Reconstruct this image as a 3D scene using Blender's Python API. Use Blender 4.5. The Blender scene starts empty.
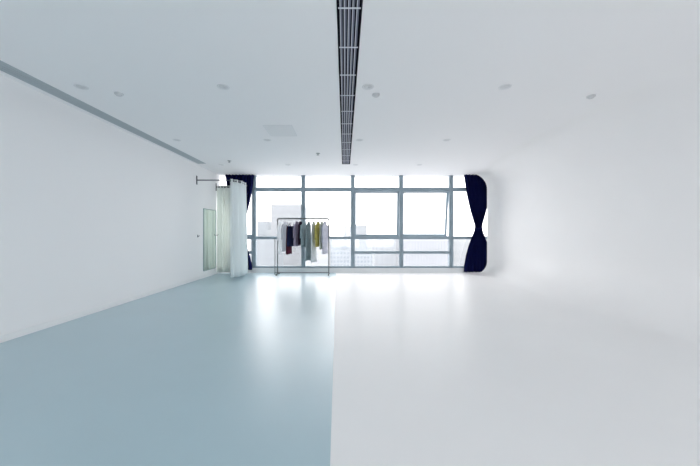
import bpy, bmesh, math, random
from mathutils import Vector, Matrix
random.seed(4)
S = bpy.context.scene
C = S.collection
PI = math.pi
CAMZ, F, VX, VY = 1.306, 311.0, 344.5, 233.0
H = 3.2            # ceiling height
WX = -4.09         # left wall face
XR = 4.56          # face of the curved white wall on the right
YG = 10.19         # front of the window frames


def lin(r, g, b):
    f = lambda c: c / 12.92 if c <= .04045 else ((c + .055) / 1.055) ** 2.4
    return (f(r / 255), f(g / 255), f(b / 255), 1)


# ------------------------------------------------------------------ materials
def mat(name, col, rough=.6, spec=.3, metal=0, bump=0, bscale=40, var=0, vscale=3, transl=0):
    m = bpy.data.materials.new(name); m.use_nodes = True
    nt = m.node_tree; b = nt.nodes['Principled BSDF']; out = nt.nodes['Material Output']
    b.inputs['Base Color'].default_value = (*col[:3], 1)
    b.inputs['Roughness'].default_value = rough
    b.inputs['Specular IOR Level'].default_value = spec
    b.inputs['Metallic'].default_value = metal
    tc = nt.nodes.new('ShaderNodeTexCoord')
    if var:
        n = nt.nodes.new('ShaderNodeTexNoise'); n.inputs['Scale'].default_value = vscale
        n.inputs['Detail'].default_value = 4
        r = nt.nodes.new('ShaderNodeValToRGB')
        r.color_ramp.elements[0].position = .3; r.color_ramp.elements[1].position = .7
        r.color_ramp.elements[0].color = (*[c * (1 - var) for c in col[:3]], 1)
        r.color_ramp.elements[1].color = (*[min(1, c * (1 + var)) for c in col[:3]], 1)
        nt.links.new(tc.outputs['Object'], n.inputs['Vector'])
        nt.links.new(n.outputs['Fac'], r.inputs['Fac'])
        nt.links.new(r.outputs['Color'], b.inputs['Base Color'])
    if bump:
        n = nt.nodes.new('ShaderNodeTexNoise'); n.inputs['Scale'].default_value = bscale
        k = nt.nodes.new('ShaderNodeBump'); k.inputs['Strength'].default_value = bump
        k.inputs['Distance'].default_value = .01
        nt.links.new(tc.outputs['Object'], n.inputs['Vector'])
        nt.links.new(n.outputs['Fac'], k.inputs['Height'])
        nt.links.new(k.outputs['Normal'], b.inputs['Normal'])
    if transl:
        t = nt.nodes.new('ShaderNodeBsdfTranslucent'); t.inputs['Color'].default_value = (*col[:3], 1)
        mx = nt.nodes.new('ShaderNodeMixShader'); mx.inputs[0].default_value = transl
        nt.links.new(b.outputs[0], mx.inputs[1]); nt.links.new(t.outputs[0], mx.inputs[2])
        nt.links.new(mx.outputs[0], out.inputs[0])
    return m


def glass_mat(name, tint=(1, 1, 1)):
    m = bpy.data.materials.new(name); m.use_nodes = True
    nt = m.node_tree; nt.nodes.clear()
    o = nt.nodes.new('ShaderNodeOutputMaterial')
    t = nt.nodes.new('ShaderNodeBsdfTransparent'); t.inputs[0].default_value = (*tint, 1)
    g = nt.nodes.new('ShaderNodeBsdfGlossy'); g.inputs['Roughness'].default_value = .02
    mx = nt.nodes.new('ShaderNodeMixShader'); mx.inputs[0].default_value = .05
    nt.links.new(t.outputs[0], mx.inputs[1]); nt.links.new(g.outputs[0], mx.inputs[2])
    nt.links.new(mx.outputs[0], o.inputs[0])
    return m


M = dict(
    wall=mat('wall_paint', (.89, .89, .895), .75, .15, bump=.02, bscale=120),
    ceil=mat('ceiling_paint', (.89, .89, .895), .8, .12, bump=.015, bscale=120),
    cyc=mat('white_epoxy', (.88, .88, .88), .36, .09, var=.008, vscale=1.2),
    blue=mat('blue_epoxy', (.425, .575, .635), .34, 1.0, var=.02, vscale=1.1),
    base=mat('baseboard_paint', (.86, .87, .87), .5, .3),
    alu=mat('grey_aluminium', lin(142, 158, 168), .5, .4, 0, var=.03),
    alu_d=mat('seal_grey', lin(92, 104, 112), .6, .3),
    glass=glass_mat('window_glass', (.97, .985, .98)),
    sill=mat('sill_paint', (.78, .80, .81), .5, .3),
    recess=mat('duct_black', (.012, .012, .02), .9, .05),
    slat=mat('grille_aluminium', lin(112, 116, 134), .5, .3),
    bar=mat('grille_bar', lin(215, 218, 226), .5, .3),
    slot=mat('slot_grey', lin(176, 185, 190), .6, .2),
    trim=mat('fixture_trim', (.76, .77, .78), .5, .3),
    lens=mat('fixture_lens', (.66, .67, .68), .4, .3),
    chrome=mat('sprinkler_metal', (.45, .46, .47), .4, .4),
    panel=mat('panel_paint', (.80, .81, .815), .7, .2),
    dark=mat('dark_metal', lin(70, 76, 84), .45, .4),
    steel=mat('rack_steel', lin(126, 130, 130), .6, .2),
    rubber=mat('rubber', (.05, .05, .05), .8, .2),
    white_cloth=mat('white_curtain_cloth', (.945, .975, .98), .85, .1, bump=.1, bscale=300, transl=.55),
    cream_cloth=mat('cream_curtain_cloth', (.85, .88, .85), .85, .1, bump=.1, bscale=300, transl=.46),
    navy=mat('navy_curtain_cloth', (.0045, .007, .054), .9, .06, bump=.1, bscale=300),
    ring=mat('eyelet_metal', lin(95, 102, 110), .4, .5, .5),
    mirror=mat('mirror_glass', (.83, .90, .875), .04, .5, 1),
    mframe=mat('mirror_edge', lin(150, 172, 172), .4, .4),
    ground=mat('city_ground', (.54, .545, .56), .9, .1),
    hanger=mat('hanger_white', (.75, .77, .78), .5, .3),
)


_b = M['blue'].node_tree.nodes['Principled BSDF']   # clear sealing coat over the blue paint
_b.inputs['Coat Weight'].default_value = .35; _b.inputs['Coat Roughness'].default_value = .3; _b.inputs['Coat IOR'].default_value = 1.45


# ------------------------------------------------------------------ mesh helpers
def bx(bm, x0, x1, y0, y1, z0, z1):
    v = [bm.verts.new(p) for p in ((x0, y0, z0), (x1, y0, z0), (x1, y1, z0), (x0, y1, z0),
                                   (x0, y0, z1), (x1, y0, z1), (x1, y1, z1), (x0, y1, z1))]
    for q in ((0, 3, 2, 1), (4, 5, 6, 7), (0, 1, 5, 4), (1, 2, 6, 5), (2, 3, 7, 6), (3, 0, 4, 7)):
        bm.faces.new([v[i] for i in q])


def tube(bm, pts, r, n=10, closed=False):
    pts = [Vector(p) for p in pts]; N = len(pts); rings = []
    up = None
    for i, p in enumerate(pts):
        if closed: t = pts[(i + 1) % N] - pts[i - 1]
        else: t = pts[min(i + 1, N - 1)] - pts[max(i - 1, 0)]
        t.normalize()
        if up is None: up = t.orthogonal().normalized()
        up = (up - t * up.dot(t)).normalized(); s = t.cross(up)
        rings.append([bm.verts.new(p + (up * math.cos(2 * PI * k / n) + s * math.sin(2 * PI * k / n)) * r) for k in range(n)])
    for i in range(N if closed else N - 1):
        a, b = rings[i], rings[(i + 1) % N]
        for k in range(n): bm.faces.new((a[k], a[(k + 1) % n], b[(k + 1) % n], b[k]))
    if not closed:
        bm.faces.new(rings[0][::-1]); bm.faces.new(rings[-1])


def lathe(bm, prof, c=(0, 0, 0), n=24):
    rings = [[bm.verts.new((c[0] + r * math.cos(2 * PI * k / n), c[1] + r * math.sin(2 * PI * k / n), c[2] + z)) for k in range(n)] for r, z in prof]
    for a, b in zip(rings, rings[1:]):
        for k in range(n): bm.faces.new((a[k], a[(k + 1) % n], b[(k + 1) % n], b[k]))
    bm.faces.new(rings[0][::-1]); bm.faces.new(rings[-1])


def obj(name, bm, m, parent=None, smooth=False, bevel=0, solid=0, loc=None):
    bmesh.ops.recalc_face_normals(bm, faces=bm.faces)
    me = bpy.data.meshes.new(name); bm.to_mesh(me); bm.free()
    if smooth: me.polygons.foreach_set('use_smooth', [True] * len(me.polygons))
    for x in (m if isinstance(m, list) else [m]): me.materials.append(x)
    o = bpy.data.objects.new(name, me); C.objects.link(o)
    if parent: o.parent = parent
    if loc: o.location = loc
    if bevel:
        b = o.modifiers.new('bevel', 'BEVEL'); b.width = bevel; b.segments = 2; b.limit_method = 'ANGLE'
    if solid:
        b = o.modifiers.new('thickness', 'SOLIDIFY'); b.thickness = solid; b.offset = 0
    return o


def box(name, m, parent, *d, bevel=0):
    bm = bmesh.new(); bx(bm, *d); return obj(name, bm, m, parent, bevel=bevel)


def tag(o, label, cat, group=None):
    o['label'] = label; o['category'] = cat
    if group: o['group'] = group
    return o


def struct(o, label=None):
    o['kind'] = 'structure'
    if label: o['label'] = label
    return o


def thing(name, label, cat, loc=(0, 0, 0), rz=0, group=None):
    o = bpy.data.objects.new(name, None); C.objects.link(o)
    o.location = loc; o.rotation_euler = (0, 0, rz); o.empty_display_size = .1
    return tag(o, label, cat, group)


def dup(root, loc, label):
    r = root.copy(); C.objects.link(r); r.location = loc; r['label'] = label
    for ch in list(root.children):
        c = ch.copy(); C.objects.link(c); c.parent = r
        for g in list(ch.children):
            d = g.copy(); C.objects.link(d); d.parent = c
    return r


# ------------------------------------------------------------------ the room
YB = -3.0
# floor: white epoxy with a pale blue area left of a slightly slanted edge
bm = bmesh.new()
split = lambda y: -.081 + (y - 1.74) * (-.275 + .081) / (9.9 - 1.74)
ys = [YB, 10.16]
v = []
for y in ys: v.append([bm.verts.new((x, y, 0)) for x in (-4.3, split(y), 5.3)])
f = bm.faces.new((v[0][0], v[0][1], v[1][1], v[1][0])); f.material_index = 0
f = bm.faces.new((v[0][1], v[0][2], v[1][2], v[1][1])); f.material_index = 1
r = bmesh.ops.extrude_face_region(bm, geom=bm.faces[:])
bmesh.ops.translate(bm, vec=(0, 0, -.2), verts=[e for e in r['geom'] if isinstance(e, bmesh.types.BMVert)])
struct(obj('floor', bm, [M['blue'], M['cyc']]), 'glossy epoxy floor, pale blue on the left half and white on the right')

# ceiling with two slots cut through it
SX0, SX1, SY1, SY0 = -.066, .150, 8.54, -.8
LX0, LX1, LY1 = -4.0, -3.775, 8.48
bm = bmesh.new()
for x0, x1, y0, y1 in ((-4.3, LX0, YB, 10.6), (LX0, LX1, YB, SY0), (LX0, LX1, LY1, 10.6), (LX1, SX0, YB, 10.6),
                       (SX0, SX1, YB, SY0), (SX0, SX1, SY1, 10.6), (SX1, 5.3, YB, 10.6)):
    bx(bm, x0, x1, y0, y1, H, H + .25)
struct(obj('ceiling', bm, M['ceil']), 'white flat plaster ceiling')

box('wall_left', M['wall'], None, -4.3, WX, YB, 10.19, 0, H)
struct(bpy.data.objects['wall_left'], 'plain white left wall')
struct(box('baseboard_left', M['base'], None, WX, WX + .014, YB, 10.16, 0, .085, bevel=.004))
# curved wall on the right: floor, wall and ceiling run into each other, and
# the far end rolls inwards to meet the edge of the window opening
bm = bmesh.new(); YE = 9.95; XM = XR + .27


def cyc_profile(xr, rb, rt):
    p = [(xr - rb - .3, -.001), (xr - rb - .06, .0001)]
    p += [(xr - rb + rb * math.sin(k / 24 * PI / 2), .0004 + rb * (1 - math.cos(k / 24 * PI / 2))) for k in range(25)]
    za, zb_ = .0004 + rb, H - .0004 - rt
    p += [(xr, za + k * (zb_ - za) / 8) for k in range(1, 8)]
    p += [(xr - rt + rt * math.cos(k / 24 * PI / 2), zb_ + rt * math.sin(k / 24 * PI / 2)) for k in range(25)]
    p += [(xr - rt - .06, H - .0001), (xr - rt - .3, H + .001)]
    return p


rows = []
yl = [YB + .01 + (9.45 - YB) * k / 24 for k in range(24)] + [9.45 + .5 * math.sin(k / 14 * PI / 2) for k in range(15)]
for y in yl:
    t_ = max(0, (y - 9.45) / .5); d = .27 * (1 - math.sqrt(max(0, 1 - t_ * t_)))
    k = min(1, max(0, (y - 7.5) / 2.4)); k = k * k * (3 - 2 * k)
    rows.append([bm.verts.new((x, y, z)) for x, z in cyc_profile(XM - d, .75 + (.40 - .75) * k, 1.0 + (.5 - 1.0) * k)])
for a, b in zip(rows, rows[1:]):
    for k in range(len(a) - 1): bm.faces.new((a[k], a[k + 1], b[k + 1], b[k]))
struct(obj('wall_right', bm, M['cyc'], smooth=True), 'seamless white curved wall running into floor and ceiling')
struct(box('trim_7', M['wall'], None, 4.86, 5.3, YB, 10.155, 0, H))
# unseen rear wall behind the camera; its windows are added as daylight fill
bm = bmesh.new()
bx(bm, -4.3, 5.3, YB - .2, YB, 0, .15); bx(bm, -4.3, 5.3, YB - .2, YB, 2.0, H)
for x0, x1 in ((-4.3, -3.6), (-1.4, -1.0), (1.2, 1.6), (3.8, 5.3)): bx(bm, x0, x1, YB - .2, YB, .15, 2.0)
struct(obj('wall_back', bm, M['wall']), 'unseen white wall behind the viewer with three windows added for fill light')
for n, (x0, x1) in enumerate(((-3.6, -1.4), (-1.0, 1.2), (1.6, 3.8))):
    bm = bmesh.new()
    for d in ((x0, x0 + .06, .15, 2.0), (x1 - .06, x1, .15, 2.0), (x0, x1, .15, .21), (x0, x1, 1.94, 2.0), ((x0 + x1) / 2 - .03, (x0 + x1) / 2 + .03, .15, 2.0)):
        bx(bm, d[0], d[1], YB - .15, YB - .07, d[2], d[3])
    w = struct(obj('window_%d' % (n + 7), bm, M['alu']), 'grey framed window added in the unseen rear wall for fill light')
    box('pane', M['glass'], w, x0 + .05, x1 - .05, YB - .115, YB - .105, .2, 1.95)

# ------------------------------------------------------------------ window wall
PX = 30.52 # pixels per metre at the frames
wx = lambda px: (px - VX) / PX
wz = lambda py: CAMZ + (VY - py) / PX
mull = [203.6, 253.7, 303.1, 352.8, 401.4, 451.5, 501.0]
mxs = [wx(p) for p in mull]
Z0 = .16
box('trim_6', M['sill'], None, -4.3, 5.3, 10.16, 10.45, 0, Z0, bevel=.008)
struct(bpy.data.objects['trim_6'], 'low white plinth under the window wall')
for i, x in enumerate(mxs[1:6]):
    bm = bmesh.new(); bx(bm, x - .065, x + .065, YG, YG + .13, Z0, H)
    bx(bm, x - .022, x + .022, YG - .012, YG, Z0, H)
    struct(obj('trim_%d' % (i + 1), bm, M['alu'], bevel=.006), 'grey aluminium mullion of the window wall')
zt, zm, zl, zb = wz(189.3), wz(237.9), wz(252.5), wz(267)
for n in range(6):
    x0 = mxs[n] + .06 if n else -4.2
    x1 = mxs[n + 1] - .06 if n < 5 else 5.2
    sash = n in (0, 3, 4)
    bm = bmesh.new()
    bx(bm, x0, x1, YG + .01, YG + .12, zt - .062, zt + .062)
    bx(bm, x0, x1, YG + .01, YG + .12, zm - .045, zm + .045)
    bx(bm, x0, x1, YG + .005, YG + .12, Z0, Z0 + .06)
    if sash: bx(bm, x0, x1, YG + .01, YG + .12, zl - .045, zl + .045)
    w = struct(obj('window_%d' % (n + 1), bm, M['alu'], bevel=.005), 'bay of the floor-to-ceiling window wall' + (' with a tilted top-hung sash' if sash else ''))
    gy = (YG + .06, YG + .07)
    box('pane', M['glass'], w, x0, x1, *gy, zt + .05, H)
    if sash:
        box('pane', M['glass'], w, x0, x1, *gy, zl + .04, zm - .04)
        box('pane', M['glass'], w, x0, x1, *gy, Z0 + .05, zl - .04)
        # sash frame hinged at its top edge, swung outwards
        hh = (zt - .04) - (zm - .045); ww = x1 - x0 + .03
        sw = .065
        bm = bmesh.new()
        bx(bm, 0, sw, 0, .06, -hh, 0); bx(bm, ww - sw, ww, 0, .06, -hh, 0)
        bx(bm, sw, ww - sw, 0, .06, -sw, 0); bx(bm, sw, ww - sw, 0, .06, -hh, -hh + .15)
        s = obj('sash', bm, M['alu'], w, bevel=.004, loc=(x0 - .015, YG + .135, zt - .04))
        s.rotation_euler = (math.radians({0: 4, 3: 4, 4: 8}[n]), 0, 0)
        box('pane', M['glass'], s, sw - .01, ww - sw + .01, .025, .033, -hh + .14, -sw + .01)
        bm = bmesh.new(); bx(bm, ww / 2 - .06, ww / 2 + .06, -.03, -.012, -hh + .02, -hh + .04); bx(bm, ww / 2 - .015, ww / 2 + .015, -.014, .0, -hh + .015, -hh + .045)
        obj('handle', bm, M['alu_d'], s)
    else:
        box('pane', M['glass'], w, x0, x1, *gy, zm + .04, zt - .05)
        box('pane', M['glass'], w, x0, x1, *gy, Z0 + .05, zm - .04)

# ------------------------------------------------------------------ ceiling fixtures
g = thing('ceiling_grille', 'long dark linear air grille running down the middle of the ceiling', 'air vent', ((SX0 + SX1) / 2, 3.87, H))
hw = (SX1 - SX0) / 2; L0, L1 = SY0 - 3.87, SY1 - 3.87
bm = bmesh.new()
for d in ((-hw, -hw + .012), (hw - .012, hw)): bx(bm, d[0], d[1], L0, L1, -.004, .14)
bx(bm, -hw, hw, L0, L0 + .012, -.004, .14); bx(bm, -hw, hw, L1 - .012, L1, -.004, .14)
obj('frame', bm, M['recess'], g)
box('duct', M['recess'], g, -hw, hw, L0, L1, .14, .2)
ns = 5; pitch = (2 * hw - .024 - .012) / ns
for k in range(ns):
    c = -hw + .012 + .006 + pitch * (k + .5)
    sl = box('slat', M['slat'], g, c - .011, c + .011, L0 + .012, L1 - .012, .006, .03)
    box('lip', M['bar'], sl, c - .011, c - .0045, L0 + .012, L1 - .012, .0, .007)
for k in range(1, 17):
    y = 2.62 + .555 * (k - 6) - 3.87
    box('cross_bar', M['bar'], g, -hw + .012, hw - .012, y - .005, y + .005, -.003, .004)

v_ = thing('slot_diffuser', 'long narrow grey slot air diffuser along the top of the left wall', 'air vent', ((LX0 + LX1) / 2, 3.84, H))
hw = (LX1 - LX0) / 2; L0, L1 = SY0 - 3.84, LY1 - 3.84
bm = bmesh.new()
for d in ((-hw, -hw + .014), (hw - .014, hw)): bx(bm, d[0], d[1], L0, L1, -.003, .12)
bx(bm, -hw, hw, L0, L0 + .014, -.003, .12); bx(bm, -hw, hw, L1 - .014, L1, -.003, .12)
obj('frame', bm, M['slot'], v_)
box('duct', M['recess'], v_, -hw, hw, L0, L1, .12, .18)
for k in range(4):
    c = -hw + .014 + (2 * hw - .028) * (k + .5) / 4
    box('blade', M['slot'], v_, c - .021, c + .021, L0 + .014, L1 - .014, .0, .02)

cx = lambda x, y: ((x - VX) / F * (589.0 / (VY - y)), 589.0 / (VY - y), H)
row_words = {0: 'nearest row', 1: 'middle row', 2: 'row nearest the windows'}
colw = ['beside the left wall slot', 'between the left wall slot and the central grille', 'just right of the central grille', 'near the curved right wall']
first = None
for j, Y in enumerate((4.03, 6.33, 8.63)):
    for i, X in enumerate((-3.41, -1.57, .305, 2.08)):
        lab = 'round ceiling downlight, %s, %s' % (row_words[j], colw[i])
        if first is None:
            first = thing('downlight', lab, 'ceiling light', (X, Y, H), group='recessed ceiling downlights')
            bm = bmesh.new(); lathe(bm, [(.058, -.001), (.062, -.006), (.078, -.005), (.080, .0), (.058, 0)]); obj('trim_ring', bm, M['trim'], first, True)
            bm = bmesh.new(); lathe(bm, [(.059, -.0005), (.05, -.003), (.0005, -.004), (.0004, -.001)]); obj('lens', bm, M['lens'], first, True)
        else: dup(first, (X, Y, H), lab)
first = None
for X, Y, lab in ((*cx(119, 93.5)[:2], 'small round ceiling detector near the left wall slot'),
                  (*cx(376, 94.5)[:2], 'small round ceiling detector right of the central grille'),
                  (*cx(591, 96)[:2], 'small round ceiling detector above the curved right wall')):
    if first is None:
        first = thing('smoke_detector', lab, 'detector', (X, Y, H), group='ceiling detectors')
        bm = bmesh.new(); lathe(bm, [(.055, 0), (.055, -.012), (.05, -.018), (.0005, -.018)]); obj('base', bm, M['lens'], first, True)
        bm = bmesh.new(); lathe(bm, [(.036, -.018), (.034, -.030), (.026, -.035), (.0005, -.036)]); obj('cover', bm, M['lens'], first, True)
    else: dup(first, (X, Y, H), lab)
first = None
for X, Y, lab in ((*cx(318, 153.3)[:2], 'small ceiling sprinkler head left of the far end of the central grille'),
                  (*cx(229.3, 160.8)[:2], 'small ceiling sprinkler head above the fitting curtain rail')):
    if first is None:
        first = thing('ceiling_sprinkler', lab, 'sprinkler', (X, Y, H), group='ceiling sprinklers')
        bm = bmesh.new(); lathe(bm, [(.05, 0), (.05, -.006), (.03, -.012), (.0005, -.012)]); obj('escutcheon', bm, M['chrome'], first, True)
        bm = bmesh.new(); lathe(bm, [(.012, -.012), (.012, -.035), (.008, -.04), (.0005, -.04)], n=12); obj('body', bm, M['chrome'], first, True)
        bm = bmesh.new(); lathe(bm, [(.0005, -.039), (.032, -.041), (.032, -.045), (.0005, -.045)], n=16); obj('deflector', bm, M['chrome'], first, True)
    else: dup(first, (X, Y, H), lab)
p = thing('access_panel', 'square pale grey access panel set in the ceiling left of the grille', 'ceiling panel', (-1.178, 5.76, H))
bm = bmesh.new()
for d in ((-.26, -.245, -.31, .31), (.245, .26, -.31, .31), (-.26, .26, -.31, -.295), (-.26, .26, .295, .31)): bx(bm, *d, -.006, 0)
obj('frame', bm, M['trim'], p); box('door', M['panel'], p, -.243, .243, -.293, .293, -.004, 0)

# ------------------------------------------------------------------ curtains
def cloth(name, path_fn, z0, z1, nu, nv, m, parent, smooth=True, thick=.004, width_fn=None):
    bm = bmesh.new(); rows = []
    for j in range(nv + 1):
        t = j / nv; z = z0 + (z1 - z0) * t
        rows.append([bm.verts.new((*path_fn(i / nu, t), z)) for i in range(nu + 1)])
    for a, b in zip(rows, rows[1:]):
        for i in range(nu): bm.faces.new((a[i], a[i + 1], b[i + 1], b[i]))
    return obj(name, bm, m, parent, smooth, solid=thick)


# fitting corner rail: out from the left wall, round, and back to it
RZ = 2.768
rail = []
rail.append((WX + .01, 8.6))
rail.append((-3.42, 8.6))
for k in range(1, 9):
    a = -PI / 2 + k / 8 * PI / 2; rail.append((-3.42 + .42 * math.cos(a), 9.02 + .42 * math.sin(a)))
rail.append((-3.0, 9.48))
for k in range(1, 9):
    a = k / 8 * PI / 2; rail.append((-3.42 + .42 * math.cos(a), 9.48 + .42 * math.sin(a)))
rail.append((WX + .01, 9.9))
rv = [Vector((x, y)) for x, y in rail]
cum = [0]
for a, b in zip(rv, rv[1:]): cum.append(cum[-1] + (b - a).length)
def rail_at(s):
    s = max(0, min(cum[-1] - 1e-6, s))
    for i in range(len(rv) - 1):
        if cum[i + 1] >= s:
            k = (s - cum[i]) / (cum[i + 1] - cum[i]); d = (rv[i + 1] - rv[i]).normalized()
            return rv[i].lerp(rv[i + 1], k), Vector((d.y, -d.x))
r_ = thing('curtain_rail', 'dark rounded curtain rail fixed to the left wall around the fitting corner', 'curtain rail', (WX, 9.25, RZ))
bm = bmesh.new(); tube(bm, [(x - WX, y - 9.25, 0) for x, y in rail], .016, 10); obj('rod', bm, M['dark'], r_, True)
for y in (8.6, 9.9):
    box('wall_flange', M['dark'], r_, 0, .012, y - .03 - 9.25, y + .03 - 9.25, -.12, .12, bevel=.003)


def rail_curtain(name, label, s0, s1, npl, amp, m, zb, flare):
    t = thing(name, label, 'curtain', (*rail_at((s0 + s1) / 2)[0], RZ))
    ox, oy = t.location.x, t.location.y
    def pf(u, tt):
        s = s0 + (s1 - s0) * u * (1 + .16 * (1 - tt) * (flare > 0))
        p, n = rail_at(s)
        ph = u * npl * 2 * PI + .5 * math.sin(u * 9)
        a = amp * (.8 + .35 * math.sin(u * 17 + 1)) * (1 + .25 * (1 - tt))
        q = p + n * (a * math.sin(ph) + flare * (1 - tt) ** 1.5 * (.6 + .4 * math.sin(u * 5)))
        return q.x - ox, q.y - oy
    cloth('fabric', pf, zb - RZ, .045, npl * 14, 16, m, t)
    for k in range(2 * npl):
        u = (k + .5 * 0) / (2 * npl)
        p, n = rail_at(s0 + (s1 - s0) * (u + .001))
        q, _ = rail_at(s0 + (s1 - s0) * (u + .001) + .01)
        d = (q - p).normalized()
        bm = bmesh.new(); pts = []
        for w in range(14):
            a = 2 * PI * w / 14
            pts.append((p.x - ox + n.x * .028 * math.cos(a), p.y - oy + n.y * .028 * math.cos(a), .028 * math.sin(a)))
        tube(bm, pts, .006, 6, True); obj('eyelet', bm, M['ring'], t, True)
    return t


rail_curtain('curtain', 'long white fitting curtain gathered at the outer end of the rail', cum[1] + .25, cum[10] - .02, 5, .055, M['white_cloth'], .07, .03)
rail_curtain('curtain', 'backlit cream curtain on the rear stretch of rail against the window corner', cum[-1] - .50, cum[-1] - .02, 5, .035, M['cream_cloth'], .065, .0)


def tied_curtain(label, cxm, y0, knots, ph, rk_=1):
    """knots: (z, half width)"""
    t = thing('curtain', label, 'curtain', (cxm, y0, 0), group='navy window curtains')
    def hw_(z):
        for (za, wa), (zb_, wb) in zip(knots, knots[1:]):
            if za <= z <= zb_:
                k = (z - za) / (zb_ - za); k = k if False else k
                return wa + (wb - wa) * k
        return knots[-1][1]
    z0, z1 = knots[0][0], knots[-1][0]
    npl = 9
    def pf(u, tt):
        z = z0 + (z1 - z0) * tt; w = hw_(z)
        amp = .035 * (.4 + .6 * min(1, w / .47)) + .012
        e = (2 * u - 1) * w
        return (e * rk_ if e > .1 else e), amp * math.sin(u * npl * 2 * PI + ph + .6 * math.sin(u * 7))
    cloth('fabric', pf, z0, z1, npl * 12, 60, M['navy'], t)
    zt_ = CAMZ + (VY - 228.3) / 30.85
    bm = bmesh.new(); pts = []
    for k in range(24):
        a = 2 * PI * k / 24; pts.append((.118 * math.cos(a), .06 * math.sin(a), zt_ + .006 * math.sin(a)))
    tube(bm, pts, .02, 8, True); obj('tieback', bm, M['navy'], t, True)
    return t


cz = lambda py: CAMZ + (VY - py) / 30.85
kn = [(272, 14.8), (266, 14.6), (256, 12.8), (247, 10.4), (239, 7.4), (233, 4.9), (228.3, 3.3), (224, 3.9), (218, 5.8), (212, 7.6), (204, 9.6), (197, 11.2), (187, 12.9), (176, 14.6)]
knots = [(cz(a), w / 30.85) for a, w in kn]; knots[-1] = (H - .004, knots[-1][1])
kz = lambda px: (px - VX) / 30.85
tied_curtain('navy curtain tied at the waist beside the curved right wall', kz(478.5), 10.07, knots, 0, .95)
knl = [(a, b) for a, b in kn if a <= 228.3]
kn2 = [(270, 12.3), (264, 12.1), (256, 10.2), (247, 7.4), (239, 5.0), (233, 3.8)] + knl
knots = [(cz(a), w / 30.85) for a, w in kn2]; knots[-1] = (H - .004, knots[-1][1])
tied_curtain('navy curtain tied back behind the white fitting curtain', kz(239.5), 10.07, knots, 1.3)

# ------------------------------------------------------------------ mirror and wall hooks
t = thing('wall_mirror', 'tall narrow mirror on the left wall beside the fitting curtains', 'mirror', (WX, 9.42, 1.1))
box('glass', M['mirror'], t, .012, .02, -.41, .41, -.885, .905)
bm = bmesh.new()
for d in ((-.425, -.41, -.9, .92), (.41, .425, -.9, .92), (-.41, .41, -.9, -.885), (-.41, .41, .905, .92)): bx(bm, 0, .028, *d)
obj('frame', bm, M['mframe'], t, bevel=.002)
box('backing', M['mframe'], t, 0, .012, -.41, .41, -.885, .905)
for (y, z, ln, lab) in ((8.66, 1.22, .55, 'small dark hook on the left wall before the mirror'), (9.87, 1.24, 1.0, 'small dark hook on the left wall beside the cream curtain')):
    t = thing('wall_hook', lab, 'hook', (WX, y, z), group='curtain hooks on the left wall')
    bm = bmesh.new(); bx(bm, 0, .008, -.02, .02, -.035, .035); obj('plate', bm, M['dark'], t, bevel=.003)
    bm = bmesh.new(); tube(bm, [(.006, 0, 0), (.04 * ln, 0, -.01), (.07 * ln, 0, -.005), (.082 * ln, 0, .01), (.08 * ln, 0, .025)], .007, 8); obj('prong', bm, M['dark'], t, True)

# ------------------------------------------------------------------ clothes rack
RY = 9.75; rs = F / RY
qx = lambda px: (px - VX) / rs
qz = lambda py: CAMZ + (VY - py) / rs
xl, xr_ = qx(277.6), qx(328.8); ztop = qz(218.6)
rk = thing('clothes_rack', 'slim grey metal clothes rack standing before the window wall', 'clothes rack', ((xl + xr_) / 2, RY, 0))
hwid = (xr_ - xl) / 2; R_ = .018
bm = bmesh.new(); pts = [(-hwid, 0, ztop - .06)]
for k in range(5):
    a = PI - k / 4 * PI / 2; pts.append((-hwid + .05 + .05 * math.cos(a), 0, ztop - .05 + .05 * math.sin(a)))
for k in range(5):
    a = PI / 2 - k / 4 * PI / 2; pts.append((hwid - .05 + .05 * math.cos(a), 0, ztop - .05 + .05 * math.sin(a)))
pts.append((hwid, 0, ztop - .06)); tube(bm, pts, .024, 12); obj('hanging_bar', bm, M['steel'], rk, True)
for s in (-1, 1):
    bm = bmesh.new(); tube(bm, [(s * hwid, 0, .03), (s * hwid, 0, ztop - .055)], R_, 10); obj('upright', bm, M['steel'], rk, True)
    bm = bmesh.new(); tube(bm, [(s * hwid, -.22, .02), (s * hwid, -.2, .03), (s * hwid, .2, .03), (s * hwid, .22, .02)], R_, 10); ft = obj('foot', bm, M['steel'], rk, True)
    for y in (-.21, .21):
        bm = bmesh.new(); lathe(bm, [(.018, 0), (.018, .02), (.001, .021)], (s * hwid, y, 0), 10); obj('rubber_pad', bm, M['rubber'], ft, True)
bm = bmesh.new(); tube(bm, [(-hwid, 0, .06), (hwid, 0, .06)], R_ * .8, 10); obj('base_bar', bm, M['steel'], rk, True)
bm = bmesh.new(); x = -hwid - .085
tube(bm, [(x, 0, .0), (x, 0, 1.13), (x + .03, 0, 1.155), (-hwid, 0, 1.155)], .011, 8); obj('side_post', bm, M['steel'], rk, True)
bm = bmesh.new(); tube(bm, [(x, 0, .06), (-hwid, 0, .06)], .010, 8); obj('side_brace', bm, M['steel'], rk, True)


# garments --------------------------------------------------------------------
def fabric(name, c, transl=0, sheer=0):
    m = mat(name, c, .85, .1, bump=.15, bscale=200, var=.08, vscale=9, transl=transl)
    if sheer:
        nt = m.node_tree; o_ = nt.nodes['Material Output']; src = o_.inputs[0].links[0].from_socket
        t = nt.nodes.new('ShaderNodeBsdfTransparent'); mx = nt.nodes.new('ShaderNodeMixShader'); mx.inputs[0].default_value = sheer
        nt.links.new(src, mx.inputs[1]); nt.links.new(t.outputs[0], mx.inputs[2]); nt.links.new(mx.outputs[0], o_.inputs[0])
    return m


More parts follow.
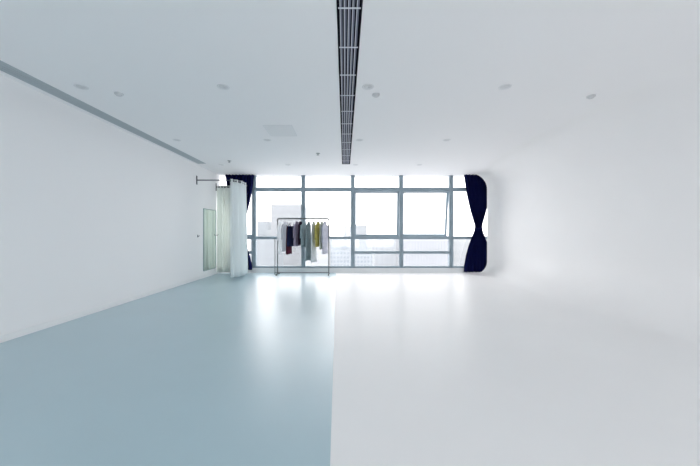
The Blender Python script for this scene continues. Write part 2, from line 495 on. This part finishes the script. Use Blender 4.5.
def garment(name, label, cat, px, bottom, w_px, col, neck=.07, sh=.2, hem=.22, sleeves=0, strap=False, transl=0, th=72, belt=None, sleeve_col=None, sheer=0):
    """hangs on its own hanger; turned nearly edge-on to the room"""
    X = qx(px); zb = qz(bottom); zs = ztop - .105
    th_ = math.radians(th)
    hg = thing('coat_hanger', 'hanger carrying the ' + label.split(',')[0].split(' hanging')[0], 'hanger', (X, RY, ztop), th_, 'hangers on the clothes rack')
    bm = bmesh.new(); pts = []
    for k in range(11):
        a = -.35 + k / 10 * (PI + .2); pts.append((.030 * math.cos(a), 0, (.030 * math.sin(a))))
    pts += [(-.012, 0, -.05), (0, 0, -.07), (0, 0, -.108)]
    pts = [(x_, y_, z_) for x_, y_, z_ in pts]
    tube(bm, pts, .0035, 6); obj('hook', bm, M['ring'], hg, True)
    bm = bmesh.new()
    tube(bm, [(-sh * .8, 0, -.198), (-sh * .45, 0, -.152), (0, 0, -.108), (sh * .45, 0, -.152), (sh * .8, 0, -.198)], .006, 8)
    obj('shoulder_bar', bm, M['hanger'], hg, True)
    fm = fabric(name + '_cloth', col, transl, sheer)
    g = thing(name, label, cat, (X, RY, zs), th_, 'clothes hanging on the rack')
    L = zs - zb; bm = bmesh.new(); n = 28; rows = []
    seed = random.random() * 6
    b0 = max(.03, .0)
    prof = []
    if strap: prof = [(-.13, sh * .72, .022), (-.2, sh * .78, .028)]
    else: prof = [(-.0, neck, .022), (-.018, neck + .03, .024), (-.055, sh * .6, .025), (-.105, sh, .026), (-.15, sh * .98, .029)]
    zst = prof[-1][0]
    for k in range(1, 11):
        t_ = k / 10; prof.append((zst + (-L - zst) * t_, sh * (.95 if not strap else .8) * (1 - t_) + hem * t_, .029 + .006 * t_))
    for (z, a, b) in prof:
        ring = []
        fl = min(1, max(0, -z / L))
        for k in range(n):
            an = 2 * PI * k / n
            fold = 1 + fl * .25 * math.sin(an * 5 + seed) + .12 * math.sin(an * 9 + seed * 2 + z * 6)
            ring.append(bm.verts.new((a * math.cos(an), b * math.sin(an) * fold, z - (.012 * math.sin(an * 3 + seed) if z <= -L + .01 else 0))))
        rows.append(ring)
    for a, b in zip(rows, rows[1:]):
        for k in range(n): bm.faces.new((a[k], a[(k + 1) % n], b[(k + 1) % n], b[k]))
    obj('body', bm, fm, g, True, solid=.003)
    if strap:
        for s in (-1, 1):
            bm = bmesh.new(); tube(bm, [(s * sh * .35, .0, -.03), (s * sh * .5, .012, -.07), (s * sh * .62, .014, -.14)], .011, 8); obj('strap', bm, fm, g, True)
    else:
        bm = bmesh.new(); pts = [((neck + .004) * math.cos(2 * PI * k / 20), .03 * math.sin(2 * PI * k / 20), -.004 + .012 * math.sin(2 * PI * k / 20)) for k in range(20)]
        tube(bm, pts, .010, 6, True); obj('collar', bm, fm, g, True)
    if sleeves:
        for s in (-1, 1):
            bm = bmesh.new(); rr = []
            for k in range(7):
                t_ = k / 6
                cx_ = s * (sh * .93 + .035 * math.sin(t_ * 2.2)); z = -.105 - sleeves * t_; ra = .031 - .006 * t_
                rr.append([bm.verts.new((cx_ + ra * .8 * math.cos(2 * PI * q / 12), ra * math.sin(2 * PI * q / 12) * (1 + .15 * math.sin(3 * q + k)), z)) for q in range(12)])
            for a, b in zip(rr, rr[1:]):
                for q in range(12): bm.faces.new((a[q], a[(q + 1) % 12], b[(q + 1) % 12], b[q]))
            obj('sleeve', bm, fm, g, True, solid=.003)
    if belt:
        zz, bc = belt
        bm = bmesh.new(); pts = [((sh * .9) * math.cos(2 * PI * k / 24), .056 * math.sin(2 * PI * k / 24), zz) for k in range(24)]
        tube(bm, pts, .012, 6, True); obj('belt', bm, fabric(name + '_belt', bc), g, True)
    return g


L_ = lin
garment('shirt', 'sheer white shirt hanging at the left end of the rack', 'shirt', 281.5, 253, 6, L_(240, 242, 244), sleeves=.5, transl=.75, sheer=.5)
garment('blouse', 'pale grey blouse hanging second from the left on the rack', 'blouse', 285.3, 251, 5, L_(228, 230, 234), sleeves=.45, transl=.65, sheer=.4)
garment('slip_dress', 'dark maroon slip dress hanging beside the navy top', 'dress', 288.9, 254, 5, L_(74, 28, 44), strap=True, sh=.19, hem=.19)
garment('top', 'navy blue top hanging between the maroon dress and the mauve shirt', 'top', 291.8, 246, 7, L_(30, 36, 66), strap=True, sh=.33, hem=.31)
garment('shirt', 'mauve grey shirt hanging right of the navy top', 'shirt', 297.0, 246, 5, L_(146, 138, 158), sleeves=.4)
garment('vest', 'dark plum vest hanging between the mauve shirt and the teal blouse', 'vest', 300.6, 244.5, 3, L_(52, 36, 54), sh=.17, hem=.17)
garment('blouse', 'grey teal blouse hanging in front of the window mullion', 'blouse', 304.0, 247, 5, L_(142, 160, 166), sleeves=.4)
garment('dress', 'long dark grey green dress reaching lowest left of the pale grey dress', 'dress', 308.7, 260.3, 6, L_(126, 142, 146), strap=False, sh=.17, hem=.25)
garment('dress', 'long pale grey dress hanging between the grey green dress and the olive shirt', 'dress', 313.8, 261.8, 5, L_(200, 206, 209), sh=.17, hem=.22)
garment('shirt', 'olive yellow shirt hanging right of the pale grey dress', 'shirt', 318.3, 246.5, 6, L_(178, 170, 98), sleeves=.45)
garment('blouse', 'pale sage blouse hanging directly right of the olive shirt', 'blouse', 321.8, 249, 3, L_(200, 205, 192), sh=.17, hem=.18)
garment('shirt', 'light lilac grey shirt hanging at the right end of the rack', 'shirt', 325.0, 253.5, 5, L_(186, 188, 200), sleeves=.55)

# ------------------------------------------------------------------ the city outside
GZ = -55.0
bm = bmesh.new(); bx(bm, -900, 900, 14, 1500, GZ - 1, GZ)
gr = obj('ground', bm, M['ground']); struct(gr, 'pale hazy city ground far below the window')
bm = bmesh.new(); bx(bm, -900, 900, -1500, -6, GZ - 1, GZ); struct(obj('ground', bm, mat('rear_bounce_ground', (.72, .72, .73), .9, .1)), 'unseen ground behind the building, made paler to bounce light indoors')  # unseen ground, paler than the front one to bounce light onto the ceiling


def building(label, D, x0, x1, ytop, col, wcol, depth=14, rows=0, cols=0, z_first=None, kind='window', rowh=3.4, winh=1.5, fill=.55, parapet=True):
    X0, X1 = (x0 - VX) / F * D, (x1 - VX) / F * D
    zt_ = CAMZ + (VY - ytop) / F * D
    m = mat('facade', col, .85, .1, var=.03, vscale=.15); wm = mat('facade_window', wcol, .5, .2)
    b = thing('building', label, 'building', ((X0 + X1) / 2, D, GZ))
    hw_ = (X1 - X0) / 2; hz = zt_ - GZ
    box('wall', m, b, -hw_, hw_, 0, depth, 0, hz)
    if parapet:
        bm = bmesh.new(); e = .35
        for d in ((-hw_, hw_, 0, e), (-hw_, hw_, depth - e, depth), (-hw_, -hw_ + e, e, depth - e), (hw_ - e, hw_, e, depth - e)): bx(bm, *d, hz, hz + .9)
        obj('parapet', bm, m, b)
    if kind == 'window':
        for r in range(rows):
            z = hz - (z_first or 1.6) - rowh * r
            for c in range(cols):
                w = 2 * hw_ / cols; xc = -hw_ + w * (c + .5)
                box('window', wm, b, xc - w * fill / 2, xc + w * fill / 2, -.06, .05, z - winh, z)
    elif kind == 'band':
        for r in range(rows):
            z = hz - 1.8 - rowh * r
            box('window_band', wm, b, -hw_ + .5, hw_ - .5, -.06, .05, z - winh, z)
    elif kind == 'rib':
        for c in range(cols):
            w = 2 * hw_ / cols; xc = -hw_ + w * (c + .5)
            box('window_strip', wm, b, xc - w * fill / 2, xc + w * fill / 2, -.06, .05, 4, hz - 1.2)
    return b, hw_, hz, m


building('broad pale slab block rising behind the left half of the clothes rack', 150, 271, 302.8, 206.5, (0.209, 0.223, 0.236), (0.190, 0.202, 0.218), rows=9, kind='band', rowh=3.4)
building('distant narrow tower left of the broad slab block', 230, 257.2, 267.5, 222.5, (0.201, 0.220, 0.236), (0.170, 0.186, 0.206), rows=8, cols=5, depth=20, rowh=3.6)
building('low wing between the narrow tower and the slab block', 225, 266, 273, 231, (0.209, 0.228, 0.240), (0.182, 0.199, 0.215), rows=4, cols=3, depth=16)
building('plain grey block low in the first pane beside the curtain', 95, 250, 274.5, 239, (0.177, 0.194, 0.210), (0.166, 0.182, 0.198), rows=6, kind='band', rowh=3.1)
building('white block seen under the long dresses on the rack', 130, 302, 329, 238.5, (0.267, 0.282, 0.294), (0.243, 0.256, 0.274), rows=5, kind='band')
b, hw_, hz, m = building('grey building with rows of small windows low in the middle panes', 250, 329.5, 373.5, 240.3, (.255, .28, .305), (.175, .20, .23), depth=30, rows=4, cols=13, rowh=3.3, winh=1.7, fill=.55, z_first=9.6)
ru = mat('roof_unit', (.22, .245, .28), .8, .1)
box('vent_unit', ru, b, -7.5, -4.5, -1.0, 0, hz - 6.6, hz - 4.6)
box('vent_unit', ru, b, -13.5, -11, -1.0, 0, hz - 3.0, hz - 1.9)
building('far faint tower above the low grey building', 330, 343, 367, 225.8, (0.227, 0.244, 0.261), (0.201, 0.220, 0.236), rows=5, cols=8, depth=22)
building('pale tall block right of the low grey building', 160, 374.5, 400, 238, (.29, .312, .335), (.26, .28, .305), cols=5, kind='rib', fill=.25)
building('pale block with vertical window strips under the open sash', 125, 402, 452, 238.2, (0.243, 0.256, 0.274), (0.201, 0.215, 0.240), cols=17, kind='rib', fill=.35)
building('plain pale block low beside the right navy curtain', 140, 453, 500, 238.6, (0.251, 0.265, 0.278), (0.233, 0.248, 0.261), rows=4, kind='band')

# ------------------------------------------------------------------ light
w = bpy.data.worlds.new('overcast_sky'); S.world = w; w.use_nodes = True
nt = w.node_tree; bg = nt.nodes['Background']
bg.inputs[0].default_value = (1.0, .95, .962, 1)
# overcast, made brighter behind the viewer as added fill for the room
tc = nt.nodes.new('ShaderNodeTexCoord'); sp = nt.nodes.new('ShaderNodeSeparateXYZ'); mr = nt.nodes.new('ShaderNodeMapRange')
mr.interpolation_type = 'SMOOTHSTEP'
mr.inputs['From Min'].default_value = -.5; mr.inputs['From Max'].default_value = .4
mr.inputs['To Min'].default_value = 1.8; mr.inputs['To Max'].default_value = 1.45
nt.links.new(tc.outputs['Generated'], sp.inputs[0]); nt.links.new(sp.outputs['Y'], mr.inputs['Value']); nt.links.new(mr.outputs[0], bg.inputs[1])


def portal(name, loc, rot, sx, sy):
    l = bpy.data.lights.new(name, 'AREA'); l.shape = 'RECTANGLE'; l.size = sx; l.size_y = sy
    l.cycles.is_portal = True
    o = bpy.data.objects.new(name, l); C.objects.link(o); o.location = loc; o.rotation_euler = rot


portal('window_portal', (.5, 10.5, 1.68), (-PI / 2, 0, 0), 9.4, 3.06)
portal('rear_fill_portal', (.1, YB - .25, 1.075), (PI / 2, 0, 0), 7.6, 1.9)  # guides sky light through the added rear windows

# ------------------------------------------------------------------ camera
cam = bpy.data.cameras.new('camera'); co = bpy.data.objects.new('camera', cam); C.objects.link(co)
co.location = (0, 0, CAMZ); co.rotation_euler = (PI / 2, 0, 0)
cam.sensor_width = 36; cam.lens = F / 700 * 36
cam.shift_x = (350 - VX) / 700; cam.shift_y = (VY - 233) / 700
cam.clip_end = 3000
S.camera = co
vs = S.view_settings
vs.view_transform = 'Standard'; vs.look = 'None'; vs.gamma = 1; vs.use_curve_mapping = False
vs.exposure = 1.65
S.cycles.max_bounces = 16; S.cycles.diffuse_bounces = 10; S.cycles.glossy_bounces = 4; S.cycles.transparent_max_bounces = 12
S.cycles.sample_clamp_indirect = 8
